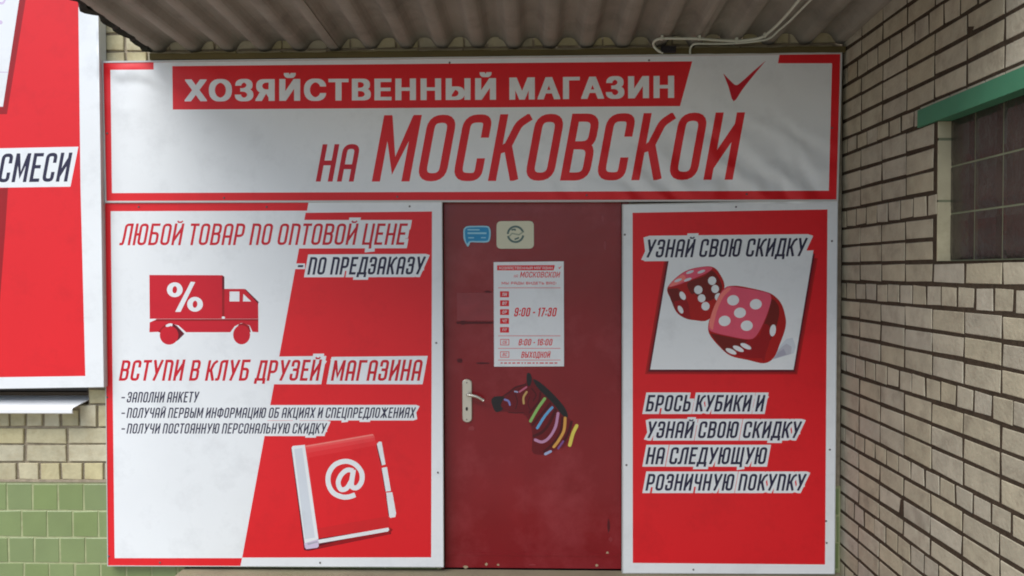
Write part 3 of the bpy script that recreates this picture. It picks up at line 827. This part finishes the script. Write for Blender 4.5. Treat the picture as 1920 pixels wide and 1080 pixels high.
for s_, b, ya, yb_ in (('ЗАПОЛНИ АНКЕТУ', 374, 735, 754.7), ('ПОЛУЧАЙ ПЕРВЫМ ИНФОРМАЦИЮ ОБ АКЦИЯХ И СПЕЦПРЕДЛОЖЕНИЯХ', 780, 764.5, 783.7), ('ПОЛУЧИ ПОСТОЯННУЮ ПЕРСОНАЛЬНУЮ СКИДКУ', 613, 794, 813)):
    text(A, s_, 237, b, yb_, (ya, ya-.7), 'navy', 'text_line', outline=4.6 if b > 400 else 0, t=.13, solid=b > 400)
    ym = (ya+yb_)/2; A.poly([(228, ym-.5), (234.5, ym-.5), (234, ym+2), (227.5, ym+2)], 'navy', 'text_line')
# truck
T = conv(260, 500, 6.75); P_ = 'truck_picture'
def TP(col, *pts): A.poly(T(*pts), col, P_)
TP('crimson', (135, 105), (1060, 108), (1085, 130), (1085, 660), (140, 660)); TP('maroon', (1056, 112), (1085, 130), (1085, 285), (1056, 285)); TP('dred', (1056, 285), (1085, 285), (1085, 655), (1056, 655))
TP('crimson', (1085, 281), (1340, 281), (1512, 450), (1515, 660), (1085, 660)); TP('maroon', (1340, 281), (1360, 290), (1522, 450), (1512, 470))
TP('white', (1152, 315), (1275, 315), (1275, 440), (1150, 440)); TP('white', (1325, 345), (1425, 440), (1320, 440))
TP('crimson', (140, 705), (225, 668), (1515, 665), (1515, 830), (1440, 825), (1405, 745), (1300, 712), (1215, 755), (1160, 830), (600, 830), (505, 745), (400, 716), (305, 760), (245, 825), (135, 830))
TP('dred', (225, 662), (1515, 662), (1515, 684), (195, 690)); TP('maroon', (430, 720), (480, 745), (580, 850), (500, 930), (430, 970), (385, 980)); TP('dred', (245, 825), (305, 757), (345, 730), (345, 790), (280, 840))
TP('dred', (1230, 790), (1270, 725), (1330, 712), (1400, 750), (1420, 830))
def TE(col, cx, cy, rx, ry, rot=0, n=22): A.ell(260+cx/6.75, 500+cy/6.75, rx/6.75, ry/6.75, col, P_, rot, n)
TE('crimson', 385, 868, 118, 120); TE('crimson', 1303, 862, 108, 122)
TE('white', 380, 740, 42, 18, -20, 10); TE('white', 1072, 645, 22, 16, 0, 8)
for cx, cy in ((457, 292), (713, 476)): TE('white', cx, cy, 100, 94); TE('crimson', cx, cy, 30, 46, 5, 14)
TP('white', (660, 190), (715, 195), (530, 572), (462, 572))
# notebook
N_ = conv(530, 800, 4.5); P_ = 'notebook_picture'
TP2 = lambda col, *pts: A.poly(N_(*pts), col, P_)
TP2('maroon', (80, 190), (70, 180), (180, 1040), (215, 1048), (915, 905), (908, 870)); TP2('dred', (900, 905), (930, 870), (905, 850), (300, 1010), (310, 1025))
TP2('lred', (190, 160), (760, 62), (775, 80), (905, 855), (300, 945)); TP2('rosy2', (192, 160), (760, 62), (772, 78), (775, 92), (198, 188)); TP2('rosy', (192, 160), (760, 62), (770, 72), (194, 172)); TP2('lred2', (198, 188), (775, 92), (780, 120), (205, 222)); TP2('lred3', (205, 222), (780, 120), (786, 158), (215, 262)); TP2('red', (215, 262), (786, 158), (905, 855), (300, 945)); TP2('lred4', (285, 860), (888, 755), (905, 855), (300, 945))
TP2('white', (75, 178), (85, 163), (187, 153), (302, 948), (185, 985)); TP2('grey', (98, 188), (165, 180), (272, 935), (188, 950))
TP2('lilac', (182, 985), (300, 948), (305, 1010), (290, 1022), (200, 1034), (188, 1020)); TP2('white', (300, 955), (890, 852), (900, 868), (890, 884), (305, 985))
TP2('mgrey', (205, 985), (290, 965), (296, 975), (215, 1000))
TP2('white', (795, 145), (812, 126), (835, 128), (868, 318), (835, 328)); TP2('white', (836, 348), (880, 340), (914, 542), (870, 548)); TP2('white', (873, 556), (925, 553), (957, 730), (950, 762), (908, 770), (897, 755))
TP2('maroon', (795, 150), (790, 160), (830, 328), (838, 326)); TP2('maroon', (836, 352), (832, 352), (864, 548), (870, 546)); TP2('maroon', (873, 560), (868, 560), (893, 755), (899, 755))
at = cr([(612, 574), (560, 592), (500, 592), (430, 560), (388, 490), (388, 400), (440, 322), (530, 292), (612, 318), (665, 385), (666, 462), (630, 512), (592, 512), (580, 480), (598, 362)], k=4)
A.ribbon(N_(*at), 42/4.5, 'white', P_)
at = cr([(596, 372), (545, 366), (495, 405), (468, 470), (490, 528), (540, 520), (580, 455)], k=4)
A.ribbon(N_(*at), 40/4.5, 'white', P_)
A.build(lp)
screws(lp, [(768, 387), (818, 643), (821, 886), (201, 745), (204, 1043), (300, 1055), (600, 1055), (500, 388), (260, 388)], YP)

# --- right poster
Q = [(1168.5, 384.5), (1569.5, 376), (1563.5, 1075), (1168, 1073.5)]
rp = board('discount_dice_poster', Q, YP, .035, 'tall lower right poster with a picture of two red dice, right of the door', 'poster', edge=.0045)
A = Art(YP)
A.poly(Q, 'white', 'printed_sheet'); A.poly([(1186, 399), (1551.6, 392.7), (1547, 1058.5), (1186.4, 1055.5)], 'red', 'printed_sheet')
D = conv(1200, 480, 4.697); P_ = 'dice_picture'
DP = lambda col, *pts: A.poly(D(*pts), col, P_)
DS = lambda col, *pts: A.poly(D(*cr(list(pts), True, 4)), col, P_)
def DE(col, cx, cy, rx, ry, rot=0): A.ell(1200+cx/4.697, 480+cy/4.697, rx/4.697, ry/4.697, col, P_, rot, 18)
DP('deep', (215, 30), (45, 1040), (1385, 1042), (1565, 20)); DP('dred', (225, 30), (58, 1030), (1375, 1032), (1552, 20)); DP('maroon', (238, 30), (74, 1018), (1362, 1020), (1540, -20))
DP('white', (260, 0), (90, 1000), (1352, 1002), (1528, -50))
DP('grey', (1170, 912), (1235, 790), (1290, 730), (1345, 720), (1372, 800), (1356, 856)); DP('shade1', (1175, 908), (1225, 820), (1290, 770), (1335, 800), (1330, 862)); DP('shade2', (1180, 904), (1215, 850), (1265, 815), (1290, 868))
P_ = 'dice_picture'
DS('deep', (240, 283), (330, 180), (430, 120), (560, 93), (640, 97), (695, 145), (745, 262), (700, 400), (605, 560), (480, 566), (390, 545), (318, 490), (270, 380))
DS('brown', (420, 235), (560, 180), (640, 130), (720, 250), (700, 330), (600, 400), (520, 360), (450, 330))
DS('deep', (470, 330), (520, 370), (600, 420), (640, 470), (600, 555), (480, 560), (430, 450))
DP('brown', (240, 290), (330, 283), (385, 325), (430, 440), (446, 560), (385, 543), (318, 488), (270, 385)); DP('dred', (300, 400), (400, 380), (432, 450), (446, 560), (385, 543), (318, 488))
DS('pink', (250, 268), (330, 182), (430, 124), (560, 96), (635, 102), (600, 142), (480, 196), (330, 256)); DS('rosy', (255, 268), (320, 200), (380, 165), (400, 205), (320, 252))
for a in ((635, 218, 36, 38), (662, 290, 34, 36), (692, 362, 33, 35), (513, 298, 37, 38), (543, 372, 34, 36), (577, 442, 36, 38)): DE('white', *a, 0)
DE('white', 375, 350, 24, 40, -28); DE('white', 357, 472, 20, 38, -28)
for a in ((440, 142), (540, 138), (335, 214), (420, 208)): DE('grey', *a, 36, 12, -20)
DS('deep', (815, 262), (900, 268), (1100, 312), (1185, 352), (1250, 430), (1285, 560), (1275, 655), (1230, 780), (1180, 895), (1092, 945), (950, 916), (800, 880), (700, 800), (612, 690), (602, 600), (640, 480), (700, 340), (755, 276))
DS('brown', (1160, 380), (1215, 430), (1225, 520), (1180, 680), (1110, 800), (1085, 860), (1055, 790), (1078, 640), (1130, 500))
DS('dred', (1090, 600), (1150, 640), (1140, 760), (1110, 850), (1090, 930), (1062, 860), (1050, 740))
DP('brown', (618, 680), (800, 716), (950, 742), (940, 780), (800, 850), (760, 850), (690, 780)); DP('dred', (950, 742), (1020, 722), (1050, 690), (1075, 900), (950, 900), (830, 868), (900, 780))
DS('pink', (808, 268), (1100, 318), (1155, 368), (1130, 480), (1072, 620), (1014, 712), (950, 733), (800, 708), (625, 662), (608, 600), (650, 460), (710, 330), (755, 280))
DS('rosy', (770, 282), (800, 292), (735, 360), (680, 480), (650, 600), (640, 650), (612, 620), (615, 560), (655, 440), (710, 335))
for a in ((820, 390), (1020, 425), (880, 500), (745, 572), (940, 614)): DE('white', *a, 53, 46, -8)
DE('white', 1170, 655, 27, 53, 8)
for a in ((802, 840), (866, 817), (932, 795)): DE('white', *a, 52, 20, 25)
text(A, 'УЗНАЙ СВОЮ СКИДКУ', 1209, 1514, (483, 480.5), (449, 446), 'navy', 'text_line', outline=7, t=.13)
for s_, a, b, yt_, yb_, in (('БРОСЬ КУБИКИ И', 1210, 1435.5, 740.5, 771.7), ('УЗНАЙ СВОЮ СКИДКУ', 1211, 1503.5, 790, 821.5), ('НА СЛЕДУЮЩУЮ', 1210, 1440, 838.5, 870.5), ('РОЗНИЧНУЮ ПОКУПКУ', 1210, 1512, 888.5, 920)):
    text(A, s_, a, b, yb_, yt_, 'navy', 'text_line', outline=4.6, t=.14)
A.build(rp)
screws(rp, [(1174.5, 872), (1171.5, 440), (1556, 843), (1549, 977), (1560, 452), (1550, 1018), (1300, 1068), (1380, 388)], YP)

# --- big banner at the far left
YB = -.085
Q = [(-640, -260), (180, -260), (194, 725), (-640, 738)]
bn = board('big_side_banner', Q, YB, .075, 'big red banner with white margin at far left, lettered СМЕСИ', 'banner', edge=.003)
A = Art(YB)
A.poly(Q, 'white', 'printed_sheet'); A.poly([(-600, -230), (144.5, -230), (147, 18), (151, 350), (160, 705), (-600, 716)], 'red', 'printed_sheet')
A.poly([(-200, -230), (82, -230), (48, 0), (13, 214), (-200, 217)], 'dred', 'picture_panel'); A.poly([(-200, -230), (70, -230), (36, 0), (5.5, 200), (-200, 203)], 'white', 'picture_panel')
A.poly([(-10, 134.5), (14.5, 134.5), (14.2, 136.3), (-10, 136.3)], 'lilac', 'picture_panel'); A.poly(cr([(-10, 0), (4, 4), (10, -6), (12, -4), (6, 8), (-10, 6)], True, 3), 'lilac', 'picture_panel'); A.ell(0, 42, 5, 4, 'lilac', 'picture_panel')
A.poly([(-200, 358), (-60, 358), (15, 352), (10, 430), (0, 560), (-20, 706), (-200, 709)], 'dred', 'picture_panel')
A.poly([(-14, 279), (4, 278), (147, 275), (132, 350), (-14, 352)], 'white', 'text_line')
text(A, 'СМЕСИ', -5, 136, (342, 340.5), (288, 286), 'navy', 'text_line', t=.12)
A.build(bn)

# ------------------------------------------------------------------ door
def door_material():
    m = mat('oxblood_door_paint', (130, 27, 34), rough=.24, spec=.42, coat=.0, var=.10, vscale=3, bump=.007, bscale=2.6, dirt_or_sheen=(156, 62, 68), dscale=1.7, damt=.6)  # paler pink blotches: sky reflections on the gloss, painted into the colour
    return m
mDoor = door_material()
YD = .012
door = empty('metal_entrance_door', ((dx0+dx1)/2, .05, zdoor), 'dark red painted metal entrance door between the two lower posters', 'door')
zt = onY(1000, 373).z
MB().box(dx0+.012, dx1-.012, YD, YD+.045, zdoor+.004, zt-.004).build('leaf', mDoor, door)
# shallow pressed seams and welded strips
mb = MB()
def strip(x0, y0, x1, y1, d=.002):
    a = onY(x0, y1, YD); b = onY(x1, y0, YD); mb.box(a.x, b.x, YD-d, YD-.0002, a.z, b.z)
strip(842, 1038, 1158, 1041); strip(983, 855, 985.5, 1036, .0012); strip(842, 402, 1158, 404.5)
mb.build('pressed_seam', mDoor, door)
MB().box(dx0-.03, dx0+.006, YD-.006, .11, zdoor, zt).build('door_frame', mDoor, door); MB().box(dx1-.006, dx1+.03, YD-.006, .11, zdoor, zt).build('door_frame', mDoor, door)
# scuffs
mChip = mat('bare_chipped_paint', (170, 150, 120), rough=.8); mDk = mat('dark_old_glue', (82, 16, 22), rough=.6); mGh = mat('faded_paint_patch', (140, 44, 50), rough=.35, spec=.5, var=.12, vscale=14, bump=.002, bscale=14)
def blot(px, py, rx, ry, m, name='paint_chip', seed=0):
    r = random.Random(seed); n = 11; c0 = onY(px, py, YD-.0006)
    k = abs(c0.y-CAM.y)/F_PX
    vs = [(c0.x+rx*k*math.cos(t)*r.uniform(.7, 1.1), YD-.0008, c0.z+ry*k*math.sin(t)*r.uniform(.7, 1.1)) for t in [2*math.pi*i/n for i in range(n)]]
    return mesh(name, vs, [list(range(n))[::-1]], m, door)
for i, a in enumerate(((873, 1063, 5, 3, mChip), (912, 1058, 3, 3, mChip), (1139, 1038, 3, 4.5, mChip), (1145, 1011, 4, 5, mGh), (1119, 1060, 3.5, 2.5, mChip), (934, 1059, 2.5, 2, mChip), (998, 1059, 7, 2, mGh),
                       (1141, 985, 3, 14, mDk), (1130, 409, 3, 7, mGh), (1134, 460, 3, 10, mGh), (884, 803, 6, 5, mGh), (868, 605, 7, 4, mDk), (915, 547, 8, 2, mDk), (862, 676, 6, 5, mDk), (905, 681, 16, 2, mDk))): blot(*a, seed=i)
p = onY(856, 607, YD); q = onY(924, 603, YD); MB().box(p.x, q.x, YD-.0035, YD-.0002, p.z, q.z).build('old_plate_edge', mDk, door)
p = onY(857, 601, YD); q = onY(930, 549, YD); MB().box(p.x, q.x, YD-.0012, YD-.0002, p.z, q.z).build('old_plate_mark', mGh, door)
# handle
def pill(px0, py0, px1, py1, Y0, Y1, name, m, parent, n=8):
    a = onY(px0, py1, Y0); b = onY(px1, py0, Y0); r = (b.x-a.x)/2; cx = (a.x+b.x)/2; pts = []
    for i in range(n+1): t = math.pi*i/n; pts.append((cx+r*math.cos(t), b.z-r*.8+r*.8*math.sin(t)))
    for i in range(n+1): t = math.pi+math.pi*i/n; pts.append((cx+r*math.cos(t), a.z+r*.8+r*.8*math.sin(t)))
    pts = pts[::-1]
    mb = MB(); ins = .0025; k = len(pts); cz_ = (a.z+b.z)/2
    inner = [(cx+(x-cx)*(1-ins*1.2/r), z+(ins if z < cz_ else -ins)) for x, z in pts]
    mb.v = [(x, Y1, z) for x, z in pts]+[(x, Y0+.002, z) for x, z in pts]+[(x, Y0, z) for x, z in inner]
    for g in (0, k):
        for i in range(k): j = (i+1) % k; mb.f.append([g+i, g+j, g+k+j, g+k+i])
    mb.f.append([2*k+i for i in range(k)])
    return mb.build(name, m, parent)
hd = pill(867, 711, 884.5, 792, YD-.010, YD, 'handle', mHandle, door)
v = onY(876, 741, YD-.05); v2 = onY(907, 751.5, YD-.055)
lv = MB().tube(cr([(v.x, YD-.006, v.z), (v.x, YD-.030, v.z), (v.x+.006, YD-.046, v.z), (v.x+.03, YD-.05, v.z-.002), ((v.x+v2.x)/2+.012, YD-.052, v.z-.010), (v2.x, YD-.05, v2.z)], k=4), .0085, 10)
lv.build('lever', mHandle, hd, smooth=True)
for py_ in (717, 786):
    a = onY(875.5, py_, YD); MB().quadprism([(a.x+.004*math.cos(t), a.z+.004*math.sin(t)) for t in [2*math.pi*i/8 for i in range(8)]], YD-.0125, YD-.0095).build('screw', mScrew, hd)
a = onY(875.5, 766, YD); kb = MB().quadprism([(a.x+.0065*math.cos(t), a.z+.011*math.sin(t)) for t in [2*math.pi*i/12 for i in range(12)]], YD-.0135, YD-.0095).build('keyhole', mDark, hd)
pts = onY(875.5, 741, YD); MB().quadprism([(pts.x+.016*math.cos(t), pts.z+.008*math.sin(t)) for t in [2*math.pi*i/14 for i in range(14)]], YD-.016, YD-.0096).build('lever_rosette', mHandle, hd)

# --- opening hours sheet
YN = YD-.004
q_ = [(925.5, 491.5), (1057, 490), (1057.5, 687), (926.5, 687.5)]
nt_ = empty('opening_hours_notice', tuple(onY(991, 688, YN)), 'white opening hours notice reading 9:00 - 17:30 on the upper half of the door', 'notice')
MB().quadprism([(onY(*p, YN).x, onY(*p, YN).z) for p in reversed(q_)], YN+.0004, YN+.0035).build('backing_sheet', mAlu, nt_)
A = Art(YN); A.poly(q_, 'white', 'printed_sheet'); H = lambda x, y: (910+x/4.909, 480+y/4.909)
def hr(x0, y0, x1, y1, col='red', part='printed_sheet'): A.rect(*H(x0, y0), *H(x1, y1), col, part)
A.poly([H(108, 86), H(640, 84), H(628, 132), (H(108, 132))], 'red', 'printed_sheet')
def ht(s_, x0, x1, yt_, yb_, col='red', **k): A_ = H(x0, yb_); B_ = H(x1, yt_); text(A, s_, A_[0], B_[0], A_[1], B_[1], col, 'printed_sheet', **k)
ht('ХОЗЯЙСТВЕННЫЙ МАГАЗИН', 125, 618, 98, 122, 'white', t=.15, shear=0)
ht('НА', 262, 302, 172, 198); ht('МОСКОВСКОЙ', 318, 690, 145, 198, t=.14, nobreve=True)
A.poly([H(668, 98), H(680, 108), H(705, 88), H(682, 122)], 'red', 'printed_sheet')
ht('МЫ РАДЫ ВИДЕТЬ ВАС:', 150, 655, 238, 262, t=.2, shear=0)
for yy in (293, 735, 850, 958): hr(118, yy-2.5, 692, yy+2.5)
for (a, b), s_ in zip(((325, 380), (408, 462), (490, 543), (572, 625), (655, 705)), ('ПН', 'ВТ', 'СР', 'ЧТ', 'ПТ')): hr(135, a, 218, b); ht(s_, 155, 200, a+13, b-13, 'white', t=.17)
for (a, b), s_ in zip(((765, 822), (878, 935)), ('СБ', 'ВС')): hr(137, a, 220, b); hr(143, a+6, 214, b-6, 'white'); ht(s_, 157, 202, a+14, b-14, 'red', t=.17)
ht('9:00 - 17:30', 262, 662, 475, 557, t=.15); ht('8:00 - 16:00', 303, 622, 763, 824, t=.15); ht('ВЫХОДНОЙ', 328, 602, 880, 938, t=.14)
rr = random.Random(3); x = 140
while x < 670: d = rr.uniform(14, 40); hr(x, 980, x+d, 990); x += d+12
A.build(nt_)
# --- stickers
st1 = empty('speech_bubble_sticker', tuple(onY(893, 462, YN)), 'small blue speech bubble sticker at the upper left of the door', 'sticker')
K = conv(850, 400, 7.714)
bub = K(*(cr([(145, 300), (150, 230), (195, 188), (300, 182), (480, 182), (528, 215), (540, 300), (525, 390), (480, 420), (350, 420), (250, 420), (235, 450), (208, 482), (180, 440), (152, 380)], True, 3)))
A = Art(YN); A.poly(bub, 'pale', 'sticker_face')
A.poly(K(*cr([(168, 300), (172, 235), (205, 208), (300, 202), (470, 202), (508, 225), (518, 300), (505, 375), (470, 398), (350, 400), (235, 402), (200, 440), (178, 380)], True, 3)), 'blue', 'sticker_face')
for (a, b, c_, d) in ((205, 228, 380, 248), (205, 275, 480, 300), (215, 345, 300, 362), (400, 345, 470, 360)): A.poly(K((a, b), (c_, b), (c_, d), (a, d)), 'pale', 'sticker_face')
A.build(st1)
MB().quadprism([(onY(*p, YN).x, onY(*p, YN).z) for p in bub[::-1]], YN+.0005, YD-.0003).build('sticker_backing', mAlu, st1)
st2 = empty('emblem_sticker', tuple(onY(966, 466, YN)), 'cream rounded sticker with a round grey arrow emblem near the top of the door', 'sticker')
rb = rnd(K((625, 115), (1163, 110), (1165, 510), (625, 512)), 9, True, 5)
A = Art(YN); A.poly(rb, 'cream', 'sticker_face')
cxy = (900, 303)
def arc(r, a0, a1, wd, col): A.ribbon(K(*[(cxy[0]+r*math.cos(math.radians(t)), cxy[1]-r*math.sin(math.radians(t))) for t in [a0+(a1-a0)*i/12 for i in range(13)]]), wd/7.714, col, 'emblem')
arc(112, 12, 178, 30, 'emblem'); arc(112, 192, 352, 30, 'emblem')
A.ribbon(K((805, 335), (850, 290), (950, 310), (1010, 268)), 2.6, 'emblem2', 'emblem'); A.ribbon(K((840, 240), (890, 232), (900, 250)), 3, 'emblem', 'emblem'); A.ribbon(K((885, 378), (930, 360), (950, 350)), 3, 'emblem', 'emblem')
A.build(st2)
MB().quadprism([(onY(*p, YN).x, onY(*p, YN).z) for p in rb[::-1]], YN+.0005, YD-.0003).build('sticker_backing', mAlu, st2)
# --- zebra decal
for k_, c_ in (('zgreen', (140, 186, 104)), ('zblue', (100, 165, 210)), ('zlilac', (190, 138, 172)), ('zorange', (214, 158, 78)), ('zyellow', (222, 204, 90)), ('zviolet', (126, 84, 142)), ('zsky', (160, 172, 206)), ('zpink', (192, 100, 124)), ('ztan', (192, 156, 96)), ('zperi', (126, 132, 190)), ('zblack', (38, 36, 38)), ('zbrown', (74, 18, 24)), ('zbody', (104, 20, 28))): INK[k_] = ink(k_, c_)
ze = empty('zebra_head_sticker', tuple(onY(1010, 850, YN)), 'zebra head sticker with rainbow stripes beside the door handle', 'sticker')
Z = conv(850, 690, 6); A = Art(YD-.0012)
ZS = lambda col, part, *pts: A.poly(Z(*cr(list(pts), True, 3)), col, part)
def ZR(col, part, w_, *pts):
    c_ = cr(list(pts), False, 5); A.ribbon(Z(*c_), w_/6, col, part)
    for e_ in (c_[0], c_[-1]): q = Z(e_)[0]; A.ell(q[0], q[1], w_/12.2, w_/12.2, col, part, 0, 10)
ZS('zbody', 'head', (440, 345), (560, 318), (700, 222), (800, 185), (850, 110), (900, 140), (1050, 290), (1200, 450), (1290, 560), (1340, 620), (1300, 760), (1250, 880), (1120, 930), (1030, 975), (900, 960), (885, 860), (890, 740), (860, 620), (800, 525), (700, 505), (600, 490), (500, 480))
ZS('zblack', 'muzzle', (428, 360), (465, 322), (540, 318), (575, 330), (548, 380), (535, 425), (560, 462), (505, 494), (470, 486), (440, 425))
ZS('zblack', 'ear', (830, 62), (862, 60), (884, 120), (866, 195), (838, 200), (824, 125))
ZS('zblack', 'mane', (895, 130), (950, 145), (1060, 232), (1180, 355), (1262, 460), (1288, 548), (1235, 540), (1140, 420), (1040, 315), (950, 225))
for w_, *pts in ((16, (560, 320), (640, 265), (700, 218), (810, 186)), (10, (620, 498), (700, 506), (790, 500)), (14, (880, 230), (930, 300), (900, 370)), (22, (980, 280), (960, 380), (860, 500)), (26, (1090, 400), (1010, 500), (890, 640)),
                 (32, (1150, 470), (1080, 620), (1000, 720), (905, 765)), (26, (1225, 560), (1205, 720), (1120, 850), (1020, 940)), (30, (1330, 610), (1290, 740), (1245, 820)), (12, (700, 300), (720, 380), (700, 460)), (10, (860, 320), (840, 400), (870, 480))):
    ZR('zbrown', 'dark_stripe', w_, *pts)
ZR('zgreen', 'green_stripe', 32, (1028, 345), (950, 455), (868, 598)); ZR('zblue', 'blue_stripe', 30, (1112, 445), (1030, 540), (945, 675)); ZR('zlilac', 'lilac_stripe', 32, (1178, 510), (1150, 660), (1080, 780), (1000, 832), (920, 808))
ZR('zorange', 'orange_stripe', 32, (1258, 562), (1245, 700), (1185, 815), (1130, 888)); ZR('zyellow', 'yellow_stripe', 40, (1388, 650), (1345, 740), (1310, 868)); ZR('zviolet', 'violet_stripe', 22, (1236, 825), (1180, 905))
ZR('zsky', 'pale_blue_stripe', 30, (1095, 938), (1035, 968)); ZR('zpink', 'pink_stripe', 20, (822, 215), (745, 268)); ZR('ztan', 'tan_stripe', 24, (825, 270), (790, 330), (792, 398)); ZR('zperi', 'eye_patch', 22, (578, 355), (620, 372), (636, 415)); ZR('zsky', 'grey_patch', 16, (690, 264), (722, 270))
A.build(ze)
